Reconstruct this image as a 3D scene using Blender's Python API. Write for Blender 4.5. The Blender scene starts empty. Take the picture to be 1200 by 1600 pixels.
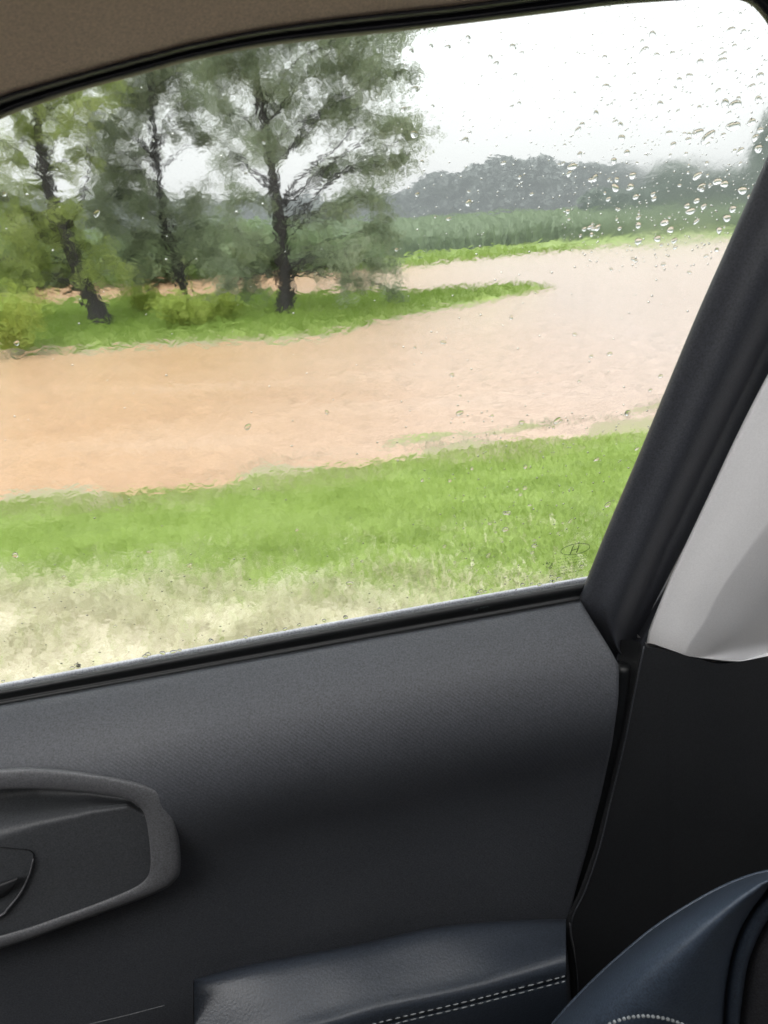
import bpy, math, random
import numpy as np
from mathutils import Vector
random.seed(7); RS = np.random.RandomState(7)
R = math.radians
sc = bpy.context.scene
col = sc.collection

# ------------------------------------------------------------------ camera
F_PX = 1155.0                       # focal length in pixels of the 1200x1600 photograph
CAM = np.array([0.0, 0.0, 2.0])
p, r = R(22.0), R(3.0)
Fw = np.array([0, math.cos(p), -math.sin(p)])
R0 = np.array([1.0, 0, 0]); U0 = np.array([0, math.sin(p), math.cos(p)])
Rt = R0*math.cos(r) - U0*math.sin(r)
Up = U0*math.cos(r) + R0*math.sin(r)
def ray(px, py):
    d = Fw*F_PX + Rt*(px-600) - Up*(py-800)
    return d/np.linalg.norm(d)
def project(P):
    q = np.asarray(P)-CAM
    z = q@Fw
    return 600+F_PX*(q@Rt)/z, 800-F_PX*(q@Up)/z
cam = bpy.data.cameras.new('camera'); co = bpy.data.objects.new('camera', cam); col.objects.link(co)
from mathutils import Matrix
co.matrix_world = Matrix(((Rt[0],Up[0],-Fw[0],CAM[0]),(Rt[1],Up[1],-Fw[1],CAM[1]),(Rt[2],Up[2],-Fw[2],CAM[2]),(0,0,0,1)))
cam.sensor_fit = 'VERTICAL'; cam.sensor_height = 36; cam.sensor_width = 27; cam.lens = F_PX/1600*36
cam.clip_start = 0.02; cam.clip_end = 5000
cam.dof.use_dof = True; cam.dof.focus_distance = 0.95; cam.dof.aperture_fstop = 13
sc.camera = co

# ------------------------------------------------------------------ door planes
a = R(10.0); lean = R(12.0)
Z = np.array([0, 0, 1.0])
u = np.array([math.cos(a), math.sin(a), 0])
h = np.array([-math.sin(a), math.cos(a), 0])          # horizontal, out of the car
INW = -h
n_out = h*math.cos(lean) + Z*math.sin(lean)
vv = Z*math.cos(lean) - h*math.sin(lean)
_d = ray(500, 985); P0 = CAM + _d*(0.62/_d[1])          # a point of the sill
def W(px, py, w=0.0):        # point on the leaning window plane, w metres towards the cabin
    d = ray(px, py); q = P0 - n_out*w
    return CAM + d*(((q-CAM)@n_out)/(d@n_out))
def D(px, py, w=0.0):        # point on the upright door plane
    d = ray(px, py); q = P0 + INW*w
    return CAM + d*(((q-CAM)@h)/(d@h))
def G(px, py, z=0.0):        # point on level ground
    d = ray(px, py)
    return CAM + d*((z-CAM[2])/d[2])
def V(px, py, y):            # point on the upright plane at distance y
    d = ray(px, py)
    return CAM + d*(y/d[1])

HLO = -1
# ------------------------------------------------------------------ helpers
def tag(o, label=None, cat=None, group=None, kind=None):
    if label: o['label'] = label
    if cat: o['category'] = cat
    if group: o['group'] = group
    if kind: o['kind'] = kind
    return o
def link(name, me, mat=None, parent=None, smooth=True):
    o = bpy.data.objects.new(name, me); col.objects.link(o)
    if mat:
        for m in (mat if isinstance(mat, (list, tuple)) else [mat]): me.materials.append(m)
    if parent: o.parent = parent
    if smooth: me.polygons.foreach_set('use_smooth', [True]*len(me.polygons))
    return o
def empty(name, loc=(0,0,0), parent=None):
    o = bpy.data.objects.new(name, None); col.objects.link(o); o.location = loc
    if parent: o.parent = parent
    return o
def meshnp(name, verts, faces):
    """verts (n,3); faces (m,k) all the same k"""
    verts = np.asarray(verts, dtype=np.float32); faces = np.asarray(faces, dtype=np.int32)
    me = bpy.data.meshes.new(name)
    me.vertices.add(len(verts)); me.vertices.foreach_set('co', verts.ravel())
    k = faces.shape[1]
    me.loops.add(faces.size); me.loops.foreach_set('vertex_index', faces.ravel())
    me.polygons.add(len(faces))
    me.polygons.foreach_set('loop_start', np.arange(0, faces.size, k, dtype=np.int32))
    me.polygons.foreach_set('loop_total', np.full(len(faces), k, dtype=np.int32))
    me.update(calc_edges=True); me.validate()
    return me
class MB:
    def __init__(s): s.v = []; s.f = []; s.n = 0
    def add(s, v, f):
        v = np.asarray(v, float); s.v.append(v); s.f += [tuple(int(i)+s.n for i in q) for q in f]; s.n += len(v)
    def tube(s, pts, rad, seg=8, cap=True):
        pts = [np.asarray(q, float) for q in pts]; n = len(pts)
        if not hasattr(rad, '__len__'): rad = [rad]*n
        vs = []; ref = np.array([0.31, 0.2, 0.93])
        for i in range(n):
            t = pts[min(i+1, n-1)]-pts[max(i-1, 0)]; t = t/(np.linalg.norm(t)+1e-9)
            x = np.cross(t, ref); x /= np.linalg.norm(x)+1e-9; y = np.cross(t, x)
            for k in range(seg):
                A = 2*math.pi*k/seg
                vs.append(pts[i]+(x*math.cos(A)+y*math.sin(A))*rad[i])
        fs = [(i*seg+k, i*seg+(k+1) % seg, (i+1)*seg+(k+1) % seg, (i+1)*seg+k) for i in range(n-1) for k in range(seg)]
        if cap: fs += [tuple(range(seg))[::-1], tuple((n-1)*seg+k for k in range(seg))]
        s.add(vs, fs)
    def box(s, c, x, y, z):
        c, x, y, z = map(np.asarray, (c, x, y, z))
        vs = [c+sx*x+sy*y+sz*z for sx in (-1,1) for sy in (-1,1) for sz in (-1,1)]
        s.add(vs, [(0,1,3,2),(4,6,7,5),(0,4,5,1),(2,3,7,6),(0,2,6,4),(1,5,7,3)])
    def grid(s, rows, closed=False):
        m = len(rows[0]); n = len(rows)
        vs = [q for row in rows for q in row]
        fs = [(i*m+k, i*m+(k+1) % m, (i+1)*m+(k+1) % m, (i+1)*m+k) for i in range(n-1) for k in range(m if closed else m-1)]
        s.add(vs, fs)
    def build(s, name, mat, parent=None, smooth=True):
        me = bpy.data.meshes.new(name); me.from_pydata(np.concatenate(s.v).tolist(), [], s.f); me.update()
        return link(name, me, mat, parent, smooth)
def resample(poly, n, smooth=True):
    P = np.array(poly, float)
    seg = np.r_[0, np.cumsum(np.linalg.norm(np.diff(P, axis=0), axis=1))]
    t = np.linspace(0, seg[-1], n)
    if smooth and len(P) > 3:    # Catmull-Rom
        out = []
        for q in t:
            i = min(max(np.searchsorted(seg, q, side='right')-1, 0), len(P)-2)
            s_ = (q-seg[i])/max(seg[i+1]-seg[i], 1e-9)
            p0, p1, p2, p3 = P[max(i-1,0)], P[i], P[i+1], P[min(i+2, len(P)-1)]
            out.append(0.5*((2*p1)+(-p0+p2)*s_+(2*p0-5*p1+4*p2-p3)*s_*s_+(-p0+3*p1-3*p2+p3)*s_**3))
        return np.array(out)
    return np.stack([np.interp(t, seg, P[:, k]) for k in range(P.shape[1])], 1)
def loft(lines, n=60, fn=W, smooth=True):
    """lines: list of (pixel polyline, w); returns rows of 3D points"""
    rows = []
    for poly, w in lines:
        rows.append([fn(x, y, w) for x, y in resample(poly, n, smooth)])
    return rows
def inpoly(x, y, P):
    c = False; n = len(P); j = n-1
    for i in range(n):
        xi, yi = P[i]; xj, yj = P[j]
        if (yi > y) != (yj > y) and x < (xj-xi)*(y-yi)/(yj-yi)+xi: c = not c
        j = i
    return c
def densify(rows, m, k=3):      # subdivide between rows by Catmull-Rom
    A = np.array(rows); out = []
    for i in range(len(A)-1):
        p0, p1, p2, p3 = A[max(i-1,0)], A[i], A[i+1], A[min(i+2, len(A)-1)]
        for j in range(m):
            t = j/m
            out.append(0.5*((2*p1)+(-p0+p2)*t+(2*p0-5*p1+4*p2-p3)*t*t+(-p0+3*p1-3*p2+p3)*t**3))
    out.append(A[-1]); return out

# ------------------------------------------------------------------ materials
def mat(name):
    m = bpy.data.materials.new(name); m.use_nodes = True
    nt = m.node_tree; b = nt.nodes['Principled BSDF']
    return m, nt, b
def N(nt, t, **k):
    n = nt.nodes.new(t)
    for a_, b_ in k.items():
        if a_ in n.inputs.keys() if hasattr(n.inputs, 'keys') else False: n.inputs[a_].default_value = b_
        else: setattr(n, a_, b_)
    return n
def noise(nt, vec, scale, detail=3, rough=.5, dist=0):
    n = nt.nodes.new('ShaderNodeTexNoise'); n.inputs['Scale'].default_value = scale
    n.inputs['Detail'].default_value = detail; n.inputs['Roughness'].default_value = rough; n.inputs['Distortion'].default_value = dist
    if vec is not None: nt.links.new(vec, n.inputs['Vector'])
    return n
def ramp(nt, fac, stops):
    n = nt.nodes.new('ShaderNodeValToRGB'); e = n.color_ramp.elements
    while len(e) < len(stops): e.new(0.5)
    for i, (q, c) in enumerate(stops):
        e[i].position = q; e[i].color = (c[0], c[1], c[2], 1) if hasattr(c, '__len__') else (c, c, c, 1)
    nt.links.new(fac, n.inputs[0]); return n
def coords(nt, kind='Object', scale=None):
    t = nt.nodes.new('ShaderNodeTexCoord')
    if scale is None: return t.outputs[kind]
    m = nt.nodes.new('ShaderNodeMapping'); m.inputs['Scale'].default_value = scale
    nt.links.new(t.outputs[kind], m.inputs['Vector']); return m.outputs['Vector']
def bump(nt, hgt, b, strength=.3, dist=.001):
    n = nt.nodes.new('ShaderNodeBump'); n.inputs['Strength'].default_value = strength; n.inputs['Distance'].default_value = dist
    nt.links.new(hgt, n.inputs['Height']); nt.links.new(n.outputs[0], b.inputs['Normal']); return n
def mixc(nt, fac, c1, c2, mode='MIX'):
    n = nt.nodes.new('ShaderNodeMix'); n.data_type = 'RGBA'; n.blend_type = mode
    for s_, x in ((0, fac), (6, c1), (7, c2)):
        if isinstance(x, (int, float)): n.inputs[s_].default_value = x
        elif isinstance(x, tuple): n.inputs[s_].default_value = (*x, 1)
        else: nt.links.new(x, n.inputs[s_])
    return n.outputs[2]
def math_(nt, op, a_, b_=None, clamp=False):
    n = nt.nodes.new('ShaderNodeMath'); n.operation = op; n.use_clamp = clamp
    for i, x in ((0, a_), (1, b_)):
        if x is None: continue
        if isinstance(x, (int, float)): n.inputs[i].default_value = x
        else: nt.links.new(x, n.inputs[i])
    return n.outputs[0]

GRAIN = .38
def plastic(name, c, rough=.5, grain=900, gs=.25, spec=.5, var=.15, gd=.0004, sp=None):
    sp = GRAIN if sp is None else sp
    m, nt, b = mat(name); v = coords(nt)
    n1 = noise(nt, v, grain, 2); n2 = noise(nt, v, 9, 3)
    c1 = tuple(x*(1-var) for x in c); c2 = tuple(x*(1+var) for x in c)
    gr = ramp(nt, noise(nt, v, 620, 2, .7).outputs[0], [(.3, 1-sp), (.7, 1+sp)])
    nt.links.new(mixc(nt, 1.0, mixc(nt, n2.outputs[0], c1, c2), gr.outputs[0], 'MULTIPLY'), b.inputs['Base Color'])
    nt.links.new(ramp(nt, n2.outputs[0], [(0.3, rough*.9), (.7, min(1, rough*1.1))]).outputs[0], b.inputs['Roughness'])
    b.inputs['Specular IOR Level'].default_value = spec
    bump(nt, n1.outputs[0], b, gs, gd)
    return m
M = {}
M['door'] = plastic('door_plastic', (.052,.056,.065), .55, 1400, .5)
M['frame'] = plastic('frame_plastic', (.040,.043,.052), .48, 1400, .4)
M['lower'] = plastic('lower_plastic', (.015,.016,.018), .6, 1200, .5)
M['rubber'] = plastic('black_rubber', (.008,.009,.010), .5, 1500, .2)
M['rubber_top'] = plastic('seal_rubber', (.012,.013,.017), .42, 1500, .2)
M['bezel'] = plastic('grey_bezel_plastic', (.095,.097,.104), .5, 2000, .4)
M['recess'] = plastic('recess_plastic', (.045,.048,.053), .55, 1400, .4)
M['ash'] = plastic('pale_grey_trim', (.80,.80,.81), .5, 1500, .2, var=.03, sp=.05)
M['headliner'] = plastic('headliner_fabric', (.74,.59,.46), .95, 900, .6, spec=.1, var=.06, sp=.16)
M['bluel'] = plastic('dark_blue_leather', (.052,.070,.10), .40, 420, .35, var=.12, gd=.0008)
M['arml'] = plastic('armrest_leather', (.036,.044,.058), .36, 420, .28, var=.15, gd=.0008)
M['fabric'] = plastic('seat_fabric', (.052,.053,.060), .9, 700, .8, spec=.2, gd=.001)
M['thread'] = plastic('grey_thread', (.26,.28,.29), .8, 900, .2)
M['belt'] = plastic('belt_moulding', (.36,.36,.40), .4, 700, .4)
M['mark'] = plastic('faint_print', (.06,.085,.085), .6)
M['etch'] = plastic('etched_marking', (.05,.08,.03), .9)

# weave on the upper door panel
def door_weave():
    m = M['door']; nt = m.node_tree; b = nt.nodes['Principled BSDF']
    w1 = nt.nodes.new('ShaderNodeTexWave'); w1.inputs['Scale'].default_value = 130; w1.bands_direction = 'DIAGONAL'
    nt.links.new(coords(nt), w1.inputs['Vector'])
    n = [x for x in nt.nodes if x.type == 'BUMP'][0]
    src = n.inputs['Height'].links[0].from_socket
    nt.links.new(math_(nt, 'ADD', src, math_(nt, 'MULTIPLY', w1.outputs[1], .5)), n.inputs['Height'])
door_weave()

def glass_mat(name, wet):
    m = bpy.data.materials.new(name); m.use_nodes = True; nt = m.node_tree; nt.nodes.clear()
    o = nt.nodes.new('ShaderNodeOutputMaterial'); g = nt.nodes.new('ShaderNodeBsdfGlass')
    g.inputs['IOR'].default_value = 1.45; g.inputs['Roughness'].default_value = 0.0
    g.inputs['Color'].default_value = (.97, .985, .975, 1)
    nt.links.new(g.outputs[0], o.inputs[0])
    if wet:
        v = coords(nt)
        sep = nt.nodes.new('ShaderNodeSeparateXYZ'); nt.links.new(v, sep.inputs[0])
        # film is thick towards the front of the window (low x), thin towards the pillar
        film = nt.nodes.new('ShaderNodeMapRange'); film.inputs[1].default_value = .10; film.inputs[2].default_value = -.06
        film.inputs[3].default_value = .5; film.inputs[4].default_value = 1.0; nt.links.new(sep.outputs[0], film.inputs[0])
        mp = nt.nodes.new('ShaderNodeMapping'); mp.inputs['Scale'].default_value = (1.0, 1.0, 1.25); nt.links.new(v, mp.inputs[0])
        a1 = noise(nt, mp.outputs[0], 110, 2, .5, .5); a2 = noise(nt, mp.outputs[0], 30, 2, .5, .3)
        hsum = math_(nt, 'ADD', math_(nt, 'MULTIPLY', a1.outputs[0], .62), math_(nt, 'MULTIPLY', a2.outputs[0], .4))
        hs = math_(nt, 'MULTIPLY', hsum, film.outputs[0])
        bn = nt.nodes.new('ShaderNodeBump'); bn.inputs['Strength'].default_value = 1.0; bn.inputs['Distance'].default_value = WET
        nt.links.new(hs, bn.inputs['Height']); nt.links.new(bn.outputs[0], g.inputs['Normal'])
        # a smear of fine wet mist near the rear upper corner
        cc = W(1085, 320, -.004); vd = nt.nodes.new('ShaderNodeVectorMath'); vd.operation = 'DISTANCE'; vd.inputs[1].default_value = tuple(cc); nt.links.new(v, vd.inputs[0])
        sm = nt.nodes.new('ShaderNodeMapRange'); sm.inputs[1].default_value = .115; sm.inputs[2].default_value = .02; sm.inputs[3].default_value = 0; sm.inputs[4].default_value = .10
        nt.links.new(math_(nt, 'ADD', vd.outputs['Value'], math_(nt, 'MULTIPLY', math_(nt, 'SUBTRACT', a2.outputs[0], .5), .12)), sm.inputs[0])
        nt.links.new(math_(nt, 'ADD', sm.outputs[0], math_(nt, 'MULTIPLY', film.outputs[0], ROUGH)), g.inputs['Roughness'])
    return m
WET = .00017; ROUGH = .055
M['glass'] = glass_mat('window_glass', False); M['wet'] = glass_mat('wet_window_glass', True)
def water_drop_mat():
    m = bpy.data.materials.new('rain_water'); m.use_nodes = True; nt = m.node_tree; nt.nodes.clear()
    o = nt.nodes.new('ShaderNodeOutputMaterial'); g = nt.nodes.new('ShaderNodeBsdfGlass')
    g.inputs['IOR'].default_value = 1.33; g.inputs['Roughness'].default_value = 0.12
    nt.links.new(g.outputs[0], o.inputs[0]); return m
M['drop'] = water_drop_mat()

def foliage(name, cols, trans=.35, rough=.6, ns=.8, haze_glow=None):   # haze: emission put into the leaves to imitate light scattered by rain
    m, nt, b = mat(name)
    geo = nt.nodes.new('ShaderNodeNewGeometry')
    v = coords(nt, 'Object'); n = noise(nt, v, ns, 2)
    f = math_(nt, 'ADD', math_(nt, 'MULTIPLY', geo.outputs['Random Per Island'], .6), math_(nt, 'MULTIPLY', math_(nt, 'SUBTRACT', n.outputs[0], .3), 1.2), clamp=True)
    k = len(cols)
    rp = ramp(nt, f, [(i/(k-1), c) for i, c in enumerate(cols)])
    nt.links.new(rp.outputs[0], b.inputs['Base Color']); b.inputs['Roughness'].default_value = rough
    b.inputs['Specular IOR Level'].default_value = .3
    if haze_glow: b.inputs['Emission Color'].default_value = (*haze_glow, 1); b.inputs['Emission Strength'].default_value = 1
    tr = nt.nodes.new('ShaderNodeBsdfTranslucent'); nt.links.new(rp.outputs[0], tr.inputs[0])
    mx = nt.nodes.new('ShaderNodeMixShader'); mx.inputs[0].default_value = trans
    nt.links.new(b.outputs[0], mx.inputs[1]); nt.links.new(tr.outputs[0], mx.inputs[2])
    nt.links.new(mx.outputs[0], nt.nodes['Material Output'].inputs[0])
    return m
M['leafR'] = foliage('grey_green_leaves', [(.13,.17,.10),(.19,.24,.145),(.25,.30,.19),(.33,.37,.27)], trans=.5, ns=1.1)
M['leafM'] = foliage('dark_green_leaves', [(.11,.14,.095),(.16,.195,.125),(.21,.25,.15),(.29,.33,.23)], trans=.5, ns=1.1)
M['leafL'] = foliage('yellow_green_leaves', [(.14,.18,.075),(.22,.28,.09),(.32,.39,.11),(.38,.42,.22)], trans=.5, ns=.9)
M['leafY'] = foliage('lime_leaves', [(.21,.28,.06),(.28,.36,.07),(.35,.41,.10)], ns=1.5)
M['far'] = foliage('far_leaves_haze_glow', [(.055,.065,.06),(.07,.08,.075),(.085,.095,.085)], trans=.0, ns=.12, haze_glow=(.255,.27,.275))  # leaves glow faintly in place of misty air
M['farR'] = foliage('mid_leaves_haze_glow', [(.06,.08,.06),(.08,.10,.075),(.10,.125,.09)], trans=.0, ns=.2, haze_glow=(.15,.17,.165))
M['bushg'] = foliage('pale_green_bush_leaves', [(.14,.20,.10),(.18,.25,.125),(.23,.30,.17)], ns=.5)
M['grass'] = foliage('grass_blades', [(.16,.235,.045),(.23,.32,.065),(.31,.41,.11),(.38,.46,.18)], trans=.3, ns=1.7)
M['grass2'] = foliage('bank_grass_blades', [(.13,.20,.035),(.18,.27,.05),(.25,.33,.08)], trans=.3, ns=.6)
M['crop'] = foliage('crop_leaves', [(.13,.17,.105),(.155,.20,.12),(.18,.225,.145)], trans=.2, ns=.15, haze_glow=(.085,.10,.085))  # crop leaves also glow, standing in for mist over the field
M['bark'] = plastic('wet_dark_bark', (.016,.014,.014), .7, 14, 1.0, var=.5, gd=.03)
M['farbark'] = plastic('haze_tinted_bark', (.11,.12,.12), .9, 20, .3)  # bark colour lightened to imitate misty distance

# ------------------------------------------------------------------ world and sun
w_ = bpy.data.worlds.new('World'); sc.world = w_; w_.use_nodes = True; nt = w_.node_tree
bg = nt.nodes['Background']; out = nt.nodes['World Output']
sky = nt.nodes.new('ShaderNodeTexSky'); sky.sky_type = 'NISHITA'; sky.sun_disc = False
SE, SR = R(48), R(205)
sky.sun_elevation = SE; sky.sun_rotation = SR; sky.dust_density = 4; sky.air_density = 1.5
hsv = nt.nodes.new('ShaderNodeHueSaturation'); hsv.inputs['Saturation'].default_value = .25; hsv.inputs['Value'].default_value = 1
nt.links.new(sky.outputs[0], hsv.inputs['Color'])
tc = nt.nodes.new('ShaderNodeTexCoord'); sp = nt.nodes.new('ShaderNodeSeparateXYZ'); nt.links.new(tc.outputs['Generated'], sp.inputs[0])
SKYV = 3.7
g = ramp(nt, sp.outputs[2], [(0.0, (.252,.253,.258)), (.10, (.26,.262,.266)), (.3, (.46,.465,.47)), (1.0, (1,1,1))])
cl = noise(nt, tc.outputs['Generated'], 2.2, 4, .5)
cloud = mixc(nt, 1.0, g.outputs[0], ramp(nt, cl.outputs[0], [(.3, .94), (.7, 1.05)]).outputs[0], 'MULTIPLY')
bg.inputs['Strength'].default_value = .06; nt.links.new(hsv.outputs[0], bg.inputs['Color'])
bg2 = nt.nodes.new('ShaderNodeBackground'); bg2.inputs['Strength'].default_value = SKYV; nt.links.new(cloud, bg2.inputs['Color'])
ad = nt.nodes.new('ShaderNodeAddShader'); nt.links.new(bg.outputs[0], ad.inputs[0]); nt.links.new(bg2.outputs[0], ad.inputs[1])
nt.links.new(ad.outputs[0], out.inputs[0])
sl = bpy.data.lights.new('sun', 'SUN'); sl.energy = .7; sl.angle = R(25); sl.color = (1, .97, .93)
so = bpy.data.objects.new('sun', sl); col.objects.link(so)
sd = Vector((math.sin(SR)*math.cos(SE), math.cos(SR)*math.cos(SE), math.sin(SE)))
so.rotation_euler = (-sd).to_track_quat('-Z', 'Y').to_euler()
sc.view_settings.view_transform = 'Standard'; sc.view_settings.look = 'None'; sc.view_settings.exposure = 0; sc.view_settings.gamma = 1
sc.render.engine = 'CYCLES'
cy = sc.cycles; cy.caustics_refractive = True; cy.caustics_reflective = True; cy.max_bounces = 10; cy.transmission_bounces = 8
cy.transparent_max_bounces = 12; cy.diffuse_bounces = 4; cy.use_denoising = True; cy.sample_clamp_indirect = 8
try: cy.denoiser = 'OPENIMAGEDENOISE'
except Exception: pass

# ------------------------------------------------------------------ terrain
def shore(pts, z=0.0):
    q = np.array([G(x, y, z)[:2] for x, y in pts]); return q[np.argsort(q[:, 0])]
B1 = shore([(-150,800),(0,787),(100,777),(200,770),(350,760),(400,744),(560,727),(700,707),(800,690),(880,676),(1000,658),(1150,636)])
B2 = shore([(-150,558),(0,553),(100,550),(200,545),(350,538),(500,527),(620,504),(700,483),(790,467),(850,458),(912,449)])
B3 = shore([(-150,492),(0,483),(150,474),(350,465),(620,460),(750,456),(850,450),(912,446)])
B4 = shore([(-150,466),(0,457),(100,452),(200,447),(300,440),(400,433),(620,421),(700,411),(800,401),(900,391),(940,388),(1130,375),(1250,366)])
TIPX = B3[-1, 0]
def hat(x, y):
    """ground height at arrays x, y"""
    wig = .10*np.sin(x*1.7+1)+.07*np.sin(x*4.1)+.05*np.sin(x*9.3+y)
    y1 = np.interp(x, B1[:,0], B1[:,1])+wig*.5
    y2 = np.interp(x, B2[:,0], B2[:,1])+wig*1.6
    y3 = np.interp(x, B3[:,0], B3[:,1])+wig*2
    y4 = np.interp(x, B4[:,0], B4[:,1])+wig*3
    def ss(t): t = np.clip(t, 0, 1); return t*t*(3-2*t)
    z = np.full_like(x, -.16)
    bank = .60*ss((y1-y)/(y1-2.3))                           # road shoulder down to the flood
    z = np.where(y < y1, bank+.005, z)
    z = np.where((y >= y1), -.16*ss((y-y1)/1.6), z)
    rid = np.exp(-((y-(y1+.42+.04*np.sin(x*3)))/.09)**2)*(.036+.016*np.sin(x*5)+.016*np.sin(x*2.3))
    z = np.where((y >= y1) & (y < y2-1), z+rid*np.clip((x+1.5)/1.5, 0, 1.2), z)
    isl = np.minimum(y-y2, y3-y)
    zi = .14*ss(isl/.9)-.16*ss(-isl/1.2)
    zi = zi-np.clip((x-TIPX+7)/6, 0, 1)*(.02+.10*np.sin(x*1.1+y*3.3)*np.sin(y*3.7-x*.5))*(isl > 0)
    zi = np.where(x > TIPX, -.16, zi)
    mid = (y > (y1+y2)/2)
    z = np.where(mid, zi, z)
    zf = .28*ss((y-y4)/6)-.16*ss((y4-y)/1.5)
    z = np.where(y > (y3+y4)/2, np.where(y > y4-1.5, np.maximum(zf, -.16), z), z)
    z = z+np.where(y > 60, .0, .012*np.sin(x*3.1+y*2.3)*np.sin(y*4.7-x))
    return z
ys = np.concatenate([np.linspace(-4, 1.9, 12), np.linspace(2, 7, 110), 7+np.cumsum(np.full(130, .18)), 30.6+np.cumsum(.3*1.06**np.arange(92))])
tx = np.linspace(-1, 1, 301); X = []; Y = []
gx = np.stack([tx*(7+1.3*max(y, 0)) for y in ys]); gy = np.repeat(ys[:, None], 301, 1)
gz = hat(gx, gy)
vs = np.stack([gx, gy, gz], -1).reshape(-1, 3)
m_ = 301; I, J = np.meshgrid(np.arange(len(ys)-1), np.arange(m_-1), indexing='ij')
fs = np.stack([I*m_+J, I*m_+J+1, (I+1)*m_+J+1, (I+1)*m_+J], -1).reshape(-1, 4)
def ground_mat():
    m, nt, b = mat('ground_cover')
    v = coords(nt); sp = nt.nodes.new('ShaderNodeSeparateXYZ'); nt.links.new(v, sp.inputs[0])
    nA = noise(nt, v, 2.2, 5, .6); nB = noise(nt, v, 14, 4, .6); nC = noise(nt, v, 70, 3, .6)
    nS = noise(nt, coords(nt, 'Object', (.5, 2.5, 1)), 3, 4, .6)
    grass = ramp(nt, nA.outputs[0], [(.3, (.12,.175,.035)), (.5, (.18,.25,.05)), (.7, (.24,.31,.08))]).outputs[0]
    grav = ramp(nt, nC.outputs[0], [(.38, (.27,.235,.15)), (.5, (.43,.385,.275)), (.62, (.58,.54,.41))]).outputs[0]
    # gravel near the road, breaking up into the grass
    gy_ = math_(nt, 'ADD', sp.outputs[1], math_(nt, 'MULTIPLY', nB.outputs[0], .5)); gy_ = math_(nt, 'ADD', gy_, math_(nt, 'MULTIPLY', nA.outputs[0], .5))
    gy_ = math_(nt, 'ADD', gy_, math_(nt, 'MULTIPLY', sp.outputs[0], .24))
    fac = nt.nodes.new('ShaderNodeMapRange'); fac.inputs[1].default_value = GR0; fac.inputs[2].default_value = GR1
    nt.links.new(gy_, fac.inputs[0])
    c = mixc(nt, fac.outputs[0], grav, grass)
    # mud close to the water line
    md = nt.nodes.new('ShaderNodeMapRange'); md.inputs[1].default_value = .06; md.inputs[2].default_value = .005; nt.links.new(math_(nt, 'ADD', sp.outputs[2], math_(nt, 'MULTIPLY', math_(nt, 'SUBTRACT', nB.outputs[0], .5), .05)), md.inputs[0])
    c = mixc(nt, md.outputs[0], c, (.24,.21,.13))
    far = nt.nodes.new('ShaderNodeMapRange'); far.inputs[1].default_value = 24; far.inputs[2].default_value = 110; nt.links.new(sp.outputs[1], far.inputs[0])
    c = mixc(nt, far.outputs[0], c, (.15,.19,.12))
    nt.links.new(c, b.inputs['Base Color']); b.inputs['Roughness'].default_value = .75
    bump(nt, nC.outputs[0], b, .6, .02)
    return m
GR0, GR1 = 2.75, 3.35
g = link('ground', meshnp('ground', vs, fs), ground_mat()); tag(g, kind='structure')

def water_mat():
    m, nt, b = mat('muddy_water')
    v = coords(nt, 'Object', (.55, 1.5, 1)); n1 = noise(nt, v, 7, 4, .6, .3); n2 = noise(nt, v, 26, 3, .55); n3 = noise(nt, coords(nt, 'Object', (.3, 1.2, 1)), .8, 4, .6)
    wc = ramp(nt, n3.outputs[0], [(.3, (.41,.24,.13)), (.55, (.46,.285,.165)), (.75, (.49,.325,.21))]).outputs[0]
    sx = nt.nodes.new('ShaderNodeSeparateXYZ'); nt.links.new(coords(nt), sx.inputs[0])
    sky_pale = nt.nodes.new('ShaderNodeMapRange'); sky_pale.inputs[1].default_value = -2.5; sky_pale.inputs[2].default_value = 5.0  # paler towards the right: sky reflection painted into the water colour
    nt.links.new(math_(nt, 'ADD', sx.outputs[0], math_(nt, 'MULTIPLY', n3.outputs[0], 1.2)), sky_pale.inputs[0])
    fs_ = noise(nt, coords(nt, 'Object', (1.3, 6.0, 1)), 3.2, 5, .65, .4)
    st_ = ramp(nt, fs_.outputs[0], [(.34, .72), (.5, 1.0), (.66, 1.12)]).outputs[0]  # light and dark streaks painted in place of ripple shading
    nt.links.new(mixc(nt, 1.0, mixc(nt, sky_pale.outputs[0], wc, (.45,.355,.31)), st_, 'MULTIPLY'), b.inputs['Base Color'])
    b.inputs['Roughness'].default_value = .16; b.inputs['IOR'].default_value = 1.45; b.inputs['Specular IOR Level'].default_value = .5
    hh = math_(nt, 'ADD', n1.outputs[0], math_(nt, 'MULTIPLY', n2.outputs[0], .35))
    bump(nt, hh, b, 1.0, .09)
    return m
wx = np.linspace(-75, 75, 60); wy = np.linspace(2.6, 60, 60)
WXg, WYg = np.meshgrid(wx, wy)
I, J = np.meshgrid(np.arange(59), np.arange(59), indexing='ij')
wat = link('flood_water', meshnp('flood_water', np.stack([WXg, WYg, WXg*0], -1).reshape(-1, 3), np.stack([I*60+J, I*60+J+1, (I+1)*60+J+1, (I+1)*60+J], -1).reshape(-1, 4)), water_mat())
tag(wat, 'muddy orange brown floodwater lying over the low ground', None, None, 'structure')

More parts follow.
